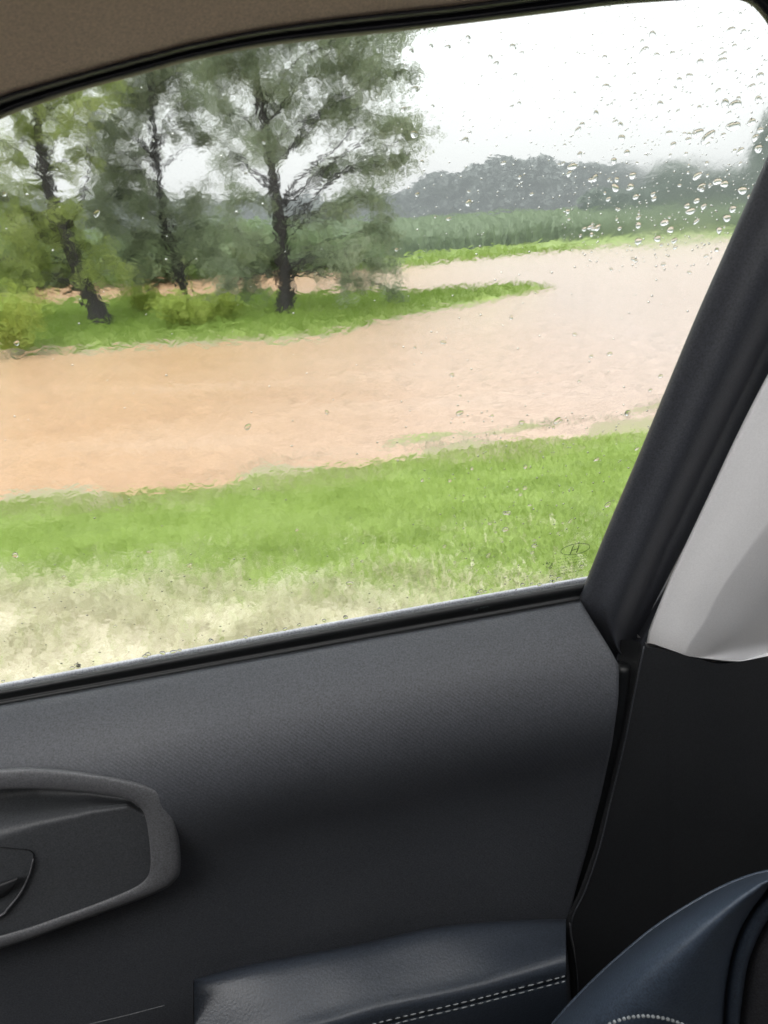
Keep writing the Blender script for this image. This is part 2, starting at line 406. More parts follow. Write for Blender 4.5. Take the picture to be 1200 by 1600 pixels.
# ------------------------------------------------------------------ grass
def blades(name, pts, hgt, wid, mat_, lab, bend=.5, parent=None):
    n = len(pts); az = RS.uniform(0, 2*math.pi, n); hh = hgt*RS.uniform(.5, 1.25, n); ww = wid*RS.uniform(.6, 1.3, n)
    d = np.stack([np.cos(az), np.sin(az), 0*az], 1); s = np.stack([-np.sin(az), np.cos(az), 0*az], 1)
    bd = RS.uniform(0, bend, n)*hh
    b0 = pts-s*ww[:, None]/2; b1 = pts+s*ww[:, None]/2
    mid = pts+np.stack([0*az, 0*az, hh*.6], 1)+d*(bd*.35)[:, None]
    m0 = mid-s*ww[:, None]*.4; m1 = mid+s*ww[:, None]*.4
    tip = pts+np.stack([0*az, 0*az, hh], 1)+d*bd[:, None]; t0 = tip-s*ww[:, None]*.06; t1 = tip+s*ww[:, None]*.06
    v = np.stack([b0, b1, m1, m0, t1, t0], 1).reshape(-1, 3)
    k = np.arange(n)*6
    f = np.concatenate([np.stack([k, k+1, k+2, k+3], 1), np.stack([k+3, k+2, k+4, k+5], 1)])
    o = link(name, meshnp(name, v, f), mat_, smooth=False); tag(o, lab, 'grass', None, 'stuff'); return o
def scatter(n, x0, x1, y0, y1, keep):
    x = RS.uniform(x0, x1, n*3); y = RS.uniform(y0, y1, n*3); k = keep(x, y); x, y = x[k][:n], y[k][:n]
    return np.stack([x, y, hat(x, y)], 1)
def patchy(x, y, s):
    return .5+.5*np.sin(x*s+1.3*np.sin(y*s*.7))*np.sin(y*s*1.3+1.1*np.sin(x*s*.9))
def keep_near(x, y):
    y1 = np.interp(x, B1[:,0], B1[:,1])
    g_ = np.clip((y+x*.24-2.35)/.75, .04, 1)
    return (y < y1-.02) & (np.abs(x) < y*.75+.5) & (RS.rand(len(x)) < g_*(.45+.55*patchy(x, y, 5)))
blades('verge_grass', scatter(110000, -4.5, 6, 1.5, 6.5, keep_near), .045, .0045, M['grass'], 'short bright green grass on the road bank by the window', bend=1.1)
def keep_isl(x, y):
    y2 = np.interp(x, B2[:,0], B2[:,1]); y3 = np.interp(x, B3[:,0], B3[:,1])
    return (y > y2+.1) & (y < y3-.1) & (x < TIPX) & (hat(x, y) > .02)
M['straw'] = foliage('pale_straw', [(.32,.32,.17),(.48,.46,.30),(.62,.60,.45)], trans=.3, ns=3)
def keep_str(x, y):
    g_ = np.clip(1-np.abs(y+x*.24-2.35)/.75, .05, 1)
    return (np.abs(x) < y*.75+.5) & (RS.rand(len(x)) < g_*patchy(x, y, 7))
blades('dry_straw', scatter(42000, -3, 3, 1.5, 3.6, keep_str), .035, .006, M['straw'], 'pale dry straw lying among gravel and grass at the road edge', bend=2.5)
blades('island_grass', scatter(70000, -16, TIPX, 7, 22, keep_isl), .12, .012, M['grass2'], 'bright green grass strip under the trees between two floods', bend=.8)
def keep_field(x, y):
    y4 = np.interp(x, B4[:,0], B4[:,1]); return (y > y4+.1) & (y < y4+3.2-np.clip(x-6, 0, 6)*.45) & (np.abs(x) < y*.62)
blades('field_edge_grass', scatter(40000, -30, 30, 15, 45, keep_field), .22, .03, M['grass2'], 'lighter green grass margin between floodwater and crop field', bend=.8)
def keep_rid(x, y):
    return (hat(x, y) > -.045) & (y > np.interp(x, B1[:,0], B1[:,1])+.15) & (y < np.interp(x, B1[:,0], B1[:,1])+.8) & (RS.rand(len(x)) < patchy(x, y*3, 3)**2)
M['weed'] = foliage('dull_drowned_grass', [(.19,.20,.13),(.25,.26,.18),(.31,.31,.23)], ns=2)
q_ = scatter(9000, -1.5, 6, 4, 8, keep_rid)
if len(q_): blades('drowned_weeds', q_, -0+.05, .006, M['weed'], 'thin dull weeds showing along a submerged ridge near the bank', bend=1.5)

# crop field: rows of leafy plants
def crop():
    P = []
    rows = 0; y = 0
    base = lambda x: np.interp(x, B4[:,0], B4[:,1])+5
    for k in range(75):
        off = .9*k*(1+k*.012)
        n = int(2600)
        x = RS.uniform(-1, 1, n)*(22+off*.75)+2
        yy = base(x)+off+RS.normal(0, .12, n)
        P.append(np.stack([x, yy, hat(x, yy)], 1))
    P = np.concatenate(P)
    return P
cp = crop()
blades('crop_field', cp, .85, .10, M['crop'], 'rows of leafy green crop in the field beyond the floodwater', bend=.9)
bpy.data.objects['crop_field']['category'] = 'crop'

# ------------------------------------------------------------------ trees
def leaves(pts, size, aspect=.55):
    n = len(pts)
    d = RS.normal(size=(n, 3)); d[:, 2] -= .5; d /= np.linalg.norm(d, axis=1)[:, None]
    e = np.cross(d, RS.normal(size=(n, 3))); e /= np.linalg.norm(e, axis=1)[:, None]+1e-9
    s = size*RS.uniform(.6, 1.4, n)[:, None]
    a_ = pts-d*s*.5; c = pts+d*s*.5; b = pts+e*s*aspect*.5+d*s*.05; dd = pts-e*s*aspect*.5+d*s*.05
    v = np.stack([a_, b, c, dd], 1).reshape(-1, 3); k = np.arange(n)*4
    return v, np.stack([k, k+1, k+2, k+3], 1)
def cluster_tree(name, label, group, stem, rad, clusters, leafmat, base, nleaf=1000, leaf=.085, limbs=(), droop=.25, dens=1.0):
    """stem: world polyline; clusters: (centre, radius); a limb runs to each cluster and twigs fill it"""
    root = empty(name, tuple(base)); tag(root, label, 'tree', group)
    B = np.array(base); mb = MB(); stem = [np.asarray(s_) for s_ in stem]
    S = resample(stem, 26); n = len(S)
    rr = rad*1.12*(1-np.linspace(0, 1, n)**.9*.8); rr[0] *= 1.35; rr[1] *= 1.12
    wob = RS.normal(0, rad*.08, (n, 3)); wob[0] = 0
    mb.tube(S+wob-B, rr, 9)
    for L, r0 in limbs:
        Q = resample([np.asarray(q) for q in L], 12); mb.tube(Q+RS.normal(0, .012, Q.shape)-B, np.linspace(r0, r0*.35, 12), 7)
    LP = []
    for c, rc in clusters:
        c = np.asarray(c, float)
        # attach at a stem point below the cluster
        hz = c[2]-np.linalg.norm(c[:2]-S[:, :2], axis=1)*.55
        i = int(np.argmin(np.abs(S[:, 2]-np.clip(hz, S[3, 2], S[-1, 2]))))
        a0 = S[i]; mid = (a0+c)/2+np.array([0, 0, .12*np.linalg.norm(c-a0)])+RS.normal(0, .08, 3)
        Q = resample([a0, a0*.6+mid*.4+RS.normal(0, .03, 3), mid, c], 9); mb.tube(Q-B, np.linspace(min(rr[i]*.4, .034), .007, 9), 5)
        nt_ = max(6, int(14*rc/.8)); per = int(nleaf*dens*(rc/.8)**2/nt_)
        for t in range(nt_):
            d = RS.normal(size=3); d[2] = d[2]*.55-.12; d /= np.linalg.norm(d)
            L_ = rc*RS.uniform(.65, 1.15); e = c+d*L_+np.array([0, 0, -droop*L_]); m2 = (c+e)/2+np.array([0, 0, .12*L_])
            st = Q[RS.randint(5, 9)]
            T = resample([st, m2, (m2+e)/2+np.array([0,0,.03]), e], 5); mb.tube(T-B, np.linspace(.009, .004, 5), 3, False)
            tt = RS.uniform(.25, 1.0, per)**.8
            bp = T[np.clip((tt*4).astype(int), 0, 3)]*(1-(tt*4 % 1))[:, None]+T[np.clip((tt*4).astype(int)+1, 0, 4)]*(tt*4 % 1)[:, None]
            LP.append(bp+RS.normal(0, .125*rc/.8+.02, (per, 3))*np.array([1, 1, .7]))
    mb.build('trunk', M['bark'], root)
    LP = np.concatenate(LP)-B; v, f = leaves(LP, leaf)
    link('crown', meshnp('crown', v, f), leafmat, root, smooth=False)
    return root
def cl(lst, y, yr):
    out_ = []
    for i, (px, py, rp) in enumerate(lst):
        yy = y+yr*math.sin(i*2.4+1)
        out_.append((V(px, py, yy), rp*yy/1155*1.0))
    return out_
gR = G(447, 491, .12); yR = gR[1]
gM = G(292, 480, .12); yM = gM[1]
gL = G(160, 508, .12); yL = gL[1]
print('tree dist', yR, yM, yL, 'B1', B1[5], 'B2', B2[4], 'B4', B4[6])
sR = [V(x, y, yR) for x, y in [(447,495),(444,430),(439,370),(430,300),(421,240),(410,170),(402,90),(396,0),(390,-90)]]
cluster_tree('tree', 'tallest upright tree with straight dark trunk at the open end of the grass strip', 'trees on the grass strip', sR, .155,
  cl([(430,160,58),(380,120,55),(470,110,60),(540,100,60),(600,110,50),(400,60,60),(480,40,65),(560,50,60),(340,170,48),(350,95,52),
      (500,180,46),(560,170,50),(620,190,48),(660,205,30),(590,250,44),(640,240,34),(520,260,38),(560,310,50),(500,330,48),(590,360,46),(540,390,52),(490,400,42),(600,410,40),
      (560,440,34),(610,450,26),(400,215,42),(450,230,34),(360,240,34),(380,310,42),(350,350,44),(390,380,42),(360,410,36),(400,440,34),(350,450,30),
      (460,-40,80),(560,-40,80),(380,-30,80),(450,-120,90),(330,20,70),(630,40,40),(635,110,28)], yR, .9), M['leafR'], gR, nleaf=2000, leaf=.066,
  limbs=[([V(452,470,yR),V(459,462,yR-.1),V(462,450,yR-.1),V(458,430,yR-.1)], .03), ([V(436,340,yR),V(450,300,yR),V(500,250,yR-.3),V(560,200,yR-.4)], .045), ([V(430,300,yR),V(400,270,yR+.3),V(360,240,yR+.4)], .05)])
sM = [V(x, y, yM) for x, y in [(296,485),(286,445),(272,395),(258,350),(250,300),(243,240),(238,170),(232,90),(228,0)]]
cluster_tree('tree', 'middle thin dark leaning tree rising behind yellow green bushes', 'trees on the grass strip', sM, .135,
  cl([(240,140,50),(290,110,46),(190,150,42),(160,190,34),(300,160,34),(220,90,60),(300,60,60),(150,110,50),(210,240,38),(180,260,36),(160,300,46),(200,310,50),(240,310,44),
      (280,340,44),(310,310,38),(300,380,42),(240,370,44),(190,360,46),(150,340,40),(320,350,34),(210,400,38),(330,400,30),(300,190,26),(250,20,80),(180,30,70),(200,205,34),(160,235,36),(330,215,26),(140,200,30),(215,275,36),(270,205,20)], yM, .9), M['leafM'], gM, nleaf=2000, leaf=.068,
  limbs=[([V(262,362,yM),V(280,372,yM),V(300,385,yM-.1),V(330,378,yM-.2)], .025), ([V(258,350,yM),V(235,330,yM),V(200,310,yM)], .05), ([V(270,392,yM),V(250,405,yM),V(232,415,yM)], .02)])
sL = [V(x, y, yL) for x, y in [(163,512),(147,476),(130,436),(114,398),(104,372),(88,330),(75,290),(64,240),(58,180),(52,90),(45,0)]]
cluster_tree('tree', 'thick forked tree leaning towards the front of the car nearest the flood', 'trees on the grass strip', sL, .175,
  cl([(60,200,34),(110,190,30),(30,170,36),(90,150,44),(140,160,30),(40,110,60),(120,100,60),(20,250,22),(70,260,22),(110,270,20),(30,330,44),(80,340,44),(10,360,50),(110,350,38),(140,380,34),
      (50,390,44),(10,420,44),(150,420,28),(80,410,30),(-40,300,70),(-50,200,70),(-50,400,60),(30,20,90),(180,410,28),(30,450,26),(100,310,34),(130,240,26),(20,215,28),(90,205,26),(60,290,30)], yL, .8), M['leafL'], gL, nleaf=2000, leaf=.068,
  limbs=[([V(108,385,yL),V(80,372,yL),V(50,360,yL-.1),V(10,338,yL-.2)], .085), ([V(100,365,yL),V(120,330,yL),V(135,280,yL+.2),V(142,220,yL+.2)], .05),
         ([V(30,380,yL),V(40,430,yL-.3),V(55,470,yL-.4),V(80,487,yL-.4)], .014), ([V(60,380,yL),V(66,430,yL-.2),V(70,480,yL-.2)], .010)])

def bush(name, label, group, c, rx, rz, leafmat, n=1600, leaf=.08, seed=0):
    """several stems fanning up from the ground, leaves around them"""
    root = empty(name, tuple(c)); tag(root, label, 'bush', group); mb = MB(); LP = []
    for k in range(14):
        az = RS.uniform(0, 2*math.pi); rr = rx*RS.uniform(.3, 1); t = np.array([math.cos(az)*rr, math.sin(az)*rr, rz*RS.uniform(.5, 1.0)*(1.15-.5*rr/rx)])
        T = resample([np.zeros(3), t*.4+np.array([0,0,.15*rz]), t*.8+np.array([0,0,.12*rz]), t+np.array([0,0,-.03])], 7)
        mb.tube(T, np.linspace(.012*rz+.004, .003, 7), 4, False)
        per = n//14; tt = RS.uniform(.8, 5.99, per); i = tt.astype(int)
        LP.append(T[i]*(1-(tt-i))[:, None]+T[np.minimum(i+1, 6)]*(tt-i)[:, None]+RS.normal(0, .13, (per, 3))*np.array([rx, rx, rz]))
    LP = np.concatenate(LP); LP[:, 2] = np.maximum(LP[:, 2], .01)
    mb.build('stem', M['bark'], root); v, f = leaves(LP, leaf); link('foliage', meshnp('foliage', v, f), leafmat, root, smooth=False)
    return root
for (px, py, rx, rz, lab, mk) in [
    (20,545,1.1,1.0,'bright green bush at the water edge left of the thick forked tree','leafY'),
    (225,490,.55,.65,'yellow green bush between the forked tree and the middle tree','leafY'),
    (290,512,.75,.60,'low lime green bush in front of the middle leaning tree','leafY'),
    (345,505,.55,.5,'small lime sprawling bush between the middle tree and the upright tree','leafY')]:
    q = G(px, py, .12); bush('bush', lab, 'bushes among the trees', q, rx, rz*1.15, M[mk], 2600, .085)
for i, (px, py, rx, rz, lab) in enumerate([(-20,462,2.4,2.6,'green bush beyond the far flood at the window front corner'),(65,458,2.3,2.3,'rounded pale bush beyond the far flood left of the forked trunk'),
      (200,450,2.6,2.2,'green bush beyond the far flood between the forked and middle trunks'),(330,438,2.8,2.6,'pale green bush beyond the far flood between middle and upright trunks'),(400,432,2.4,2.2,'green bush beyond the far flood just left of the upright trunk'),
      (505,426,2.4,1.9,'low pale bush beyond the far flood right of the upright trunk')]):
    q = G(px, py, .15); q[1] += 3.5; bush('bush', lab, 'bushes along the far shore', q, rx, rz*.72, M['bushg'], 3200, .26)

# distant tree line -------------------------------------------------
def far_variant(k, n=4200):
    rs = np.random.RandomState(100+k); P = []
    lobes = [(rs.uniform(-.3,.3), rs.uniform(-.3,.3), rs.uniform(.28,.82), rs.uniform(.16,.28)) for _ in range(9)]+[(0,0,.35,.34),(0,0,.6,.28),(.1,0,.2,.3),(-.15,0,.22,.28)]
    for (x, y, z, r_) in lobes:
        m = int(n*r_*r_/.09/6)+60; d = rs.normal(size=(m, 3)); d /= np.linalg.norm(d, axis=1)[:, None]
        P.append(np.array([x, y, z])+d*r_*rs.uniform(.9, 1.06, (m, 1))*np.array([1.05, 1.05, .9]))
    P = np.concatenate(P); P = P[(P[:, 2] > .01)]; v, f = leaves(P, .055, .9); return meshnp('crown', v, f)
FV = [far_variant(k) for k in range(5)]
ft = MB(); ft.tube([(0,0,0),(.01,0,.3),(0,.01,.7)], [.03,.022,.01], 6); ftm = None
def far_tree(px, top, base, y, wid, mk, label, k, group='trees in the distant tree line'):
    global ftm
    b = G(px, base, .2) if y is None else V(px, base, y); b = np.array([V(px, base, y)[0], y, .25])
    H = (V(px, top, y)[2]-.25)
    root = empty('tree', tuple(b)); tag(root, label, 'tree', group)
    me = FV[k % 5].copy() if mk not in FVM else None
    key = (k % 5, mk)
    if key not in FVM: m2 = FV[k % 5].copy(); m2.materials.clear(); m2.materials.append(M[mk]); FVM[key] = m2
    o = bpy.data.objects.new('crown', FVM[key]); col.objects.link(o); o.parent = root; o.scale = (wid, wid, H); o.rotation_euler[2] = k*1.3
    if ftm is None:
        ftm = ft.build('trunk', M['farbark'], root); t = ftm
    else:
        t = bpy.data.objects.new('trunk', ftm.data); col.objects.link(t); t.parent = root
    t.scale = (H*.8, H*.8, H)
    return root
FVM = {}
far = [(560,306),(590,302),(615,300),(640,296),(665,288),(690,282),(712,272),(735,268),(760,258),(782,244),(806,238),(832,250),(855,256),(876,262),(903,242),(925,250),(950,272)]
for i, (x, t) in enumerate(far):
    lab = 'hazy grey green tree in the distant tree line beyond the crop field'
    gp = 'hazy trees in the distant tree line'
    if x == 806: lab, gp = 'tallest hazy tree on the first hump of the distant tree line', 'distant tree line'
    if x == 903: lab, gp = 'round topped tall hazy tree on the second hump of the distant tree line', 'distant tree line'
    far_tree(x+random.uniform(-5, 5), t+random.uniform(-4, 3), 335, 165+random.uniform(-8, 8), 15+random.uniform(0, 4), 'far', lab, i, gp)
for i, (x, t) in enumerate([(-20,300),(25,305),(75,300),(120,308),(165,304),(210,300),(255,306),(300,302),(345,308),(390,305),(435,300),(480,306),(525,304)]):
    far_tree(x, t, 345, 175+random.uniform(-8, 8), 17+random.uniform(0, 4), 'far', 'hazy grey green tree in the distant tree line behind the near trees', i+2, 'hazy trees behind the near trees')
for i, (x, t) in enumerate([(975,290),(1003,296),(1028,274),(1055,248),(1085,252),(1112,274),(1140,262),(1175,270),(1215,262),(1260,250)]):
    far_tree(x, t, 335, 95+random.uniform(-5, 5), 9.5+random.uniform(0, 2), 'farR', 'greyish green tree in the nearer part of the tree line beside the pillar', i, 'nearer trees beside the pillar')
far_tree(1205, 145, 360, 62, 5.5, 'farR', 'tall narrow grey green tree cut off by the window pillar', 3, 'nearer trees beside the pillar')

# ------------------------------------------------------------------ car interior
car = empty('car', (0.3, 0, .6)); tag(car, 'car interior seen from inside, with dark door, rain-covered side window and blue leather seat', 'car')
bpy.context.view_layer.update()
def child(parent, o):
    o.parent = parent; o.matrix_parent_inverse = parent.matrix_world.inverted(); return o
door = None
# window opening outline
TOPI = [(-900,1120),(-760,890),(-620,690),(-500,545),(-380,430),(-260,338),(-120,250),(0,187),(50,167),(100,150),(150,135),(200,122),(250,108),(300,95),(400,75),(500,62),(600,52),(720,38),(800,28),(880,18),(950,9),(1013,4),(1080,0),(1147,-1),(1173,8),(1190,25),(1203,45),(1215,80),(1218,130),(1212,190)]
TOPO = [(-930,1080),(-795,850),(-655,645),(-528,498),(-402,385),(-275,293),(-128,207),(0,152),(50,136),(100,122),(150,108),(200,94),(250,81),(300,68),(400,48),(500,33),(600,21),(720,8),(800,-3),(880,-14),(950,-24),(1013,-31),(1080,-36),(1160,-38),(1205,-24),(1232,5),(1246,40),(1255,80),(1258,130),(1255,190)]
def lerp(A, B, t): return [(x0*(1-t)+x1*t, y0*(1-t)+y1*t) for (x0, y0), (x1, y1) in zip(A, B)]
# door upper panel: rows below the sill line
SILL = [(-1000,1312),(-700,1246),(-330,1165),(-150,1131),(0,1103),(200,1068),(400,1032),(600,996),(750,969),(905,941)]
SEAM = [(905,938),(925,972),(948,1008),(966,1040),(965,1090),(955,1160),(938,1240),(918,1320),(898,1390),(886,1440),(886,1490),(893,1540),(900,1600),(905,1760)]
def seam_x(py):
    P = np.array(SEAM); return np.interp(py, P[:, 1], P[:, 0])
S3 = np.array([D(x, y, .014) for x, y in resample(SILL[2:], 40)])
sl_, sr_ = S3[0], S3[-1]; sdir = (sr_-sl_)/np.linalg.norm(sr_-sl_); sl_ = sl_-sdir*.9
PROF = [(.0,.0),(.0015,.004),(-.001,.010),(-.006,.020),(-.015,.034),(-.028,.049),(-.044,.061),(-.062,.069),(-.082,.072),(-.105,.069),(-.135,.060),(-.17,.048),(-.21,.038),(-.26,.031),(-.33,.027),(-.42,.026),(-.6,.024)]
PR = resample(PROF, 90)
INNER = [(-200,1260),(-60,1237),(0,1233),(60,1232),(140,1238),(200,1249),(224,1267),(233,1305),(236,1352),(226,1376),(190,1396),(100,1430),(0,1462),(-200,1508),(-280,1512),(-326,1480),(-340,1400),(-326,1320),(-280,1278),(-200,1260)]
OUTER = [(-200,1235),(-60,1208),(0,1203),(55,1201),(140,1209),(228,1227),(262,1252),(276,1300),(280,1352),(272,1375),(238,1397),(110,1444),(0,1482),(-200,1535),(-300,1545),(-360,1500),(-378,1400),(-360,1305),(-300,1252),(-200,1235)]
rows = []
ncol = 420
for (dz, w) in PR:
    base = sl_+Z*dz+INW*w
    lo, hi = .5, 4.0
    for _ in range(40):
        mid = (lo+hi)/2; x, y = project(base+sdir*mid)
        if x < seam_x(y): lo = mid
        else: hi = mid
    rows.append([base+sdir*(lo*k/(ncol-1)) for k in range(ncol)])
mid_hole = lerp(INNER, OUTER, .5)
mb = MB(); mb.grid(rows)
vsx = [project(q) for q in np.concatenate(mb.v)]
keep = []
for f in mb.f:
    x = sum(vsx[i][0] for i in f)/4; y = sum(vsx[i][1] for i in f)/4
    if not (-450 < x < 300 and 1180 < y < 1600 and inpoly(x, y, mid_hole)): keep.append(f)
mb.f = keep
door = mb.build('door', M['door']); child(car, door)
sol = door.modifiers.new('thick', 'SOLIDIFY'); sol.thickness = .002; sol.offset = -1
def dpart(mb, name, m, smooth=True): o = mb.build(name, m, None, smooth); child(door, o); return o
def surf_w(px, py):     # depth of the panel surface seen at a pixel, found on its profile
    best = None
    for (dz, w) in PR:
        P_ = D(px, py, .014+w); S_ = sl_+sdir*((P_-sl_)@sdir)
        e = abs((P_[2]-S_[2])-dz)
        if best is None or e < best[0]: best = (e, .014+w)
    return best[1]
# handle bezel
RI = resample(INNER, 200); RO = resample(OUTER, 200)
def ring(lines): return [[D(x, y, w) for x, y in RI*(1-t)+RO*t] for t, w in lines]
wB = surf_w(120, 1320); print('panel w at handle', wB)
mb = MB(); rows = ring([(0, wB-.016), (-.02, wB+.001), (.10, wB+.0045), (.5, wB+.006), (.88, wB+.0045), (1.0, wB+.001), (1.05, wB-.006)])
mb.grid(densify(rows, 3)); dpart(mb, 'handle_bezel', M['bezel'])
# recess
mb = MB(); rows = []
topc = np.array([(x, y) for x, y in INNER[:7]])
for py in np.linspace(1215, 1560, 100):
    row = []
    for px in np.linspace(-400, 262, 160):
        yt = np.interp(px, topc[:, 0], topc[:, 1]); rmp = np.interp(px, [-100, 0, 120, 210, 240], [95, 80, 42, 8, 6])
        t = np.clip((py-yt)/rmp, 0, 1.0); s_ = t*t*(3-2*t)
        row.append(D(px, py, wB-.006-.040*(1-s_)*np.interp(px, [-100, 60, 205, 235], [1, 1, .35, .05])-.004))
    rows.append(row)
mb.grid(rows); vsx = [project(q) for q in np.concatenate(mb.v)]
mb.f = [f for f in mb.f if inpoly(sum(vsx[i][0] for i in f)/4, sum(vsx[i][1] for i in f)/4, lerp(INNER, OUTER, .35))]
dpart(mb, 'handle_recess', M['recess'])
# door handle: dark cup with a bright lip and the pull lever inside
wH = wB-.010
mb = MB(); LIPC = [(-180,1300),(-60,1318),(20,1326),(48,1330),(52,1342),(46,1366),(32,1395),(12,1420),(0,1431),(-60,1455),(-180,1478),(-232,1450),(-245,1390),(-228,1325),(-180,1300)]
def toc(t): return [(x*(1-t)-90*t, y*(1-t)+1390*t) for x, y in LIPC]
mb.grid(densify(loft([(LIPC, wH+.002), (toc(.03), wH-.001), (toc(.5), wH-.0005), (toc(.999), wH+.0005)], 80, D), 3))
hd = dpart(mb, 'door_handle', M['rubber'])
mb = MB(); mb.tube([D(x, y, wH+.003) for x, y in resample(LIPC[4:11], 40)], np.linspace(.0006, .0022, 40), 8); o = mb.build('handle_lip', M['bezel']); child(door, o)
mb = MB(); mb.grid(densify(loft([([(-180,1415),(-60,1396),(0,1379),(27,1370)], wH+.002), ([(-180,1420),(-60,1400),(0,1383),(27,1372)], wH+.008), ([(-180,1450),(-60,1425),(0,1398),(20,1386)], wH+.007), ([(-180,1456),(-60,1432),(0,1404),(18,1390)], wH+.001)], 30, D), 4)); dpart(mb, 'pull_lever', M['lower'])
# belt seal (black) and outer belt moulding
def shift(P, dy, dx=0): return [(x+dx, y+dy) for x, y in P]
BELT_T = [(-1000,1285),(-700,1219),(-330,1138),(-150,1103),(0,1077),(200,1040),(400,1003),(600,966),(750,939),(917,910)]
mb = MB(); mb.grid(densify(loft([(BELT_T, -.002), (BELT_T, .004), (lerp(BELT_T, SILL, .3), .0085), (lerp(BELT_T, SILL, .62), .0065), (lerp(BELT_T, SILL, .8), .009), (shift(SILL, 1), .010), (shift(SILL, 8), .004)], 80, W), 4)); bs = dpart(mb, 'belt_seal', M['rubber'])
OM = shift(BELT_T, -10)
mb = MB(); mb.grid(densify(loft([(shift(BELT_T, 10), -.008), (shift(BELT_T, -2), -.010), (OM, -.013), (shift(OM, 2), -.022), (shift(OM, 30), -.030)], 60, W), 3)); dpart(mb, 'belt_moulding', M['belt'])
# frame seal round the top of the window
mb = MB(); L = [(lerp(TOPI,TOPO,.12), -.003), (TOPI, .004), (lerp(TOPI,TOPO,.18), .010), (lerp(TOPI,TOPO,.42), .011), (lerp(TOPI,TOPO,.52), .007), (lerp(TOPI,TOPO,.62), .012), (lerp(TOPI,TOPO,.85), .018), (lerp(TOPI,TOPO,1.02), .016), (lerp(TOPI,TOPO,1.15), .008)]
mb.grid(densify(loft(L, 200, W), 4)); dpart(mb, 'window_seal', M['rubber_top'])
# pillar side of the window: door frame cover
A0 = [(1335,-170),(1305,-80),(1280,0),(1262,60),(1240,150),(1203,235),(1136,385),(1083,505),(1000,705),(950,822),(914,912),(905,942),(925,975),(950,1008),(966,1020)]
A1 = [(1410,-170),(1375,-80),(1350,0),(1330,60),(1310,170),(1275,270),(1205,400),(1150,520),(1060,715),(1005,840),(968,925),(955,960),(955,985),(962,1008),(970,1022)]
A2 = [(1480,-160),(1445,-70),(1420,20),(1400,80),(1370,190),(1330,290),(1255,420),(1190,545),(1095,735),(1040,850),(1000,940),(985,975),(975,1000),(972,1018),(974,1026)]
A3 = [(1510,-160),(1475,-70),(1450,20),(1430,80),(1400,200),(1362,300),(1285,430),(1215,560),(1125,745),(1066,860),(1022,945),(1002,985),(990,1010),(982,1024),(980,1032)]
mb = MB(); mb.grid(densify(loft([(shift(A0,0,6), -.004), (A0, .006), (lerp(A0,A1,.12), .016), (lerp(A0,A1,.55), .024), (A1, .034), (lerp(A1,A2,.5), .030), (A2, .014), (lerp(A2,A3,.5), .004), (A3, -.004)], 90, W), 4))
dpart(mb, 'pillar_cover', M['frame'])
# glass pane
GP = [(-990,1320),(-960,1000),(-690,600),(-420,350),(-300,265),(-120,180),(0,140),(150,95),(300,55),(500,20),(720,-10),(900,-35),(1080,-60),(1260,-60),(1300,40),(1280,200),(1200,400),(1100,640),(990,890),(960,1000)]
n_g = len(GP); inner = [W(x, y, 0) for x, y in GP]; outer = [W(x, y, -.0038) for x, y in GP]
me = bpy.data.meshes.new('window_glass'); me.from_pydata([tuple(q) for q in inner+outer], [], [tuple(range(n_g)), tuple(range(n_g, 2*n_g))[::-1]]+[(i, i+n_g, (i+1) % n_g+n_g, (i+1) % n_g) for i in range(n_g)])
import bmesh
bm = bmesh.new(); bm.from_mesh(me); bmesh.ops.recalc_face_normals(bm, faces=bm.faces); bm.to_mesh(me); bm.free()
gl = link('window_glass', me, [M['glass'], M['wet']], None, smooth=False); me.polygons[1].material_index = 1; child(door, gl)
# etched oval and rows of print on the glass, lower corner
mb = MB()
def etch_line(P, wpx): mb.tube([W(x, y, .0006) for x, y in P], wpx*.00052, 5)
oc = (899, 858)
el = []
for k in range(33):
    t = 2*math.pi*k/32; ex, ey = 23*math.cos(t), 8.0*math.sin(t); A_ = R(-11); el.append((oc[0]+ex*math.cos(A_)-ey*math.sin(A_), oc[1]+ex*math.sin(A_)+ey*math.cos(A_)))
etch_line(el, .55); etch_line([(891,866),(895,855),(897,852)], .8); etch_line([(901,863),(905,852)], .8); etch_line([(893,860),(904,857)], .7)
rr_ = random.Random(3)
for r_i in range(6):
    x = 872; y = 874+r_i*4.6
    while x < 918-r_i*2:
        L_ = rr_.uniform(1.2, 3.2); yy = y-(x-872)*.17
        P_ = [(x, yy+rr_.uniform(-1.2, 1.2)), (x+L_*.5, yy+rr_.uniform(-1.3, 1.3)), (x+L_, yy+rr_.uniform(-1.2, 1.2))]
        etch_line(P_, .42); x += L_+rr_.uniform(.8, 2.4)
for k in range(16):
    x = 848+rr_.uniform(0, 14); y = 877+rr_.uniform(0, 12); etch_line([(x, y), (x+rr_.uniform(1, 3), y+rr_.uniform(-2, 2))], .7)
o = mb.build('glass_marking', M['etch']); child(door, o)
# faint print on the belt seal
mb = MB()
for k, (x, s_) in enumerate([(741,[(0,4),(3,0),(4,5)]),(746,[(0,0),(0,5)]),(751,[(0,5),(0,0),(3,3)]),(755,[(0,0),(1,5),(3,0)]),(760,[(0,4),(2,0),(4,4)])]):
    yb = 953-(x-741)*.22; mb.tube([W(x+dx, yb+dy*.8-2, .0098) for dx, dy in s_], .00022, 4)
o = mb.build('seal_marking', M['mark']); child(door, o)
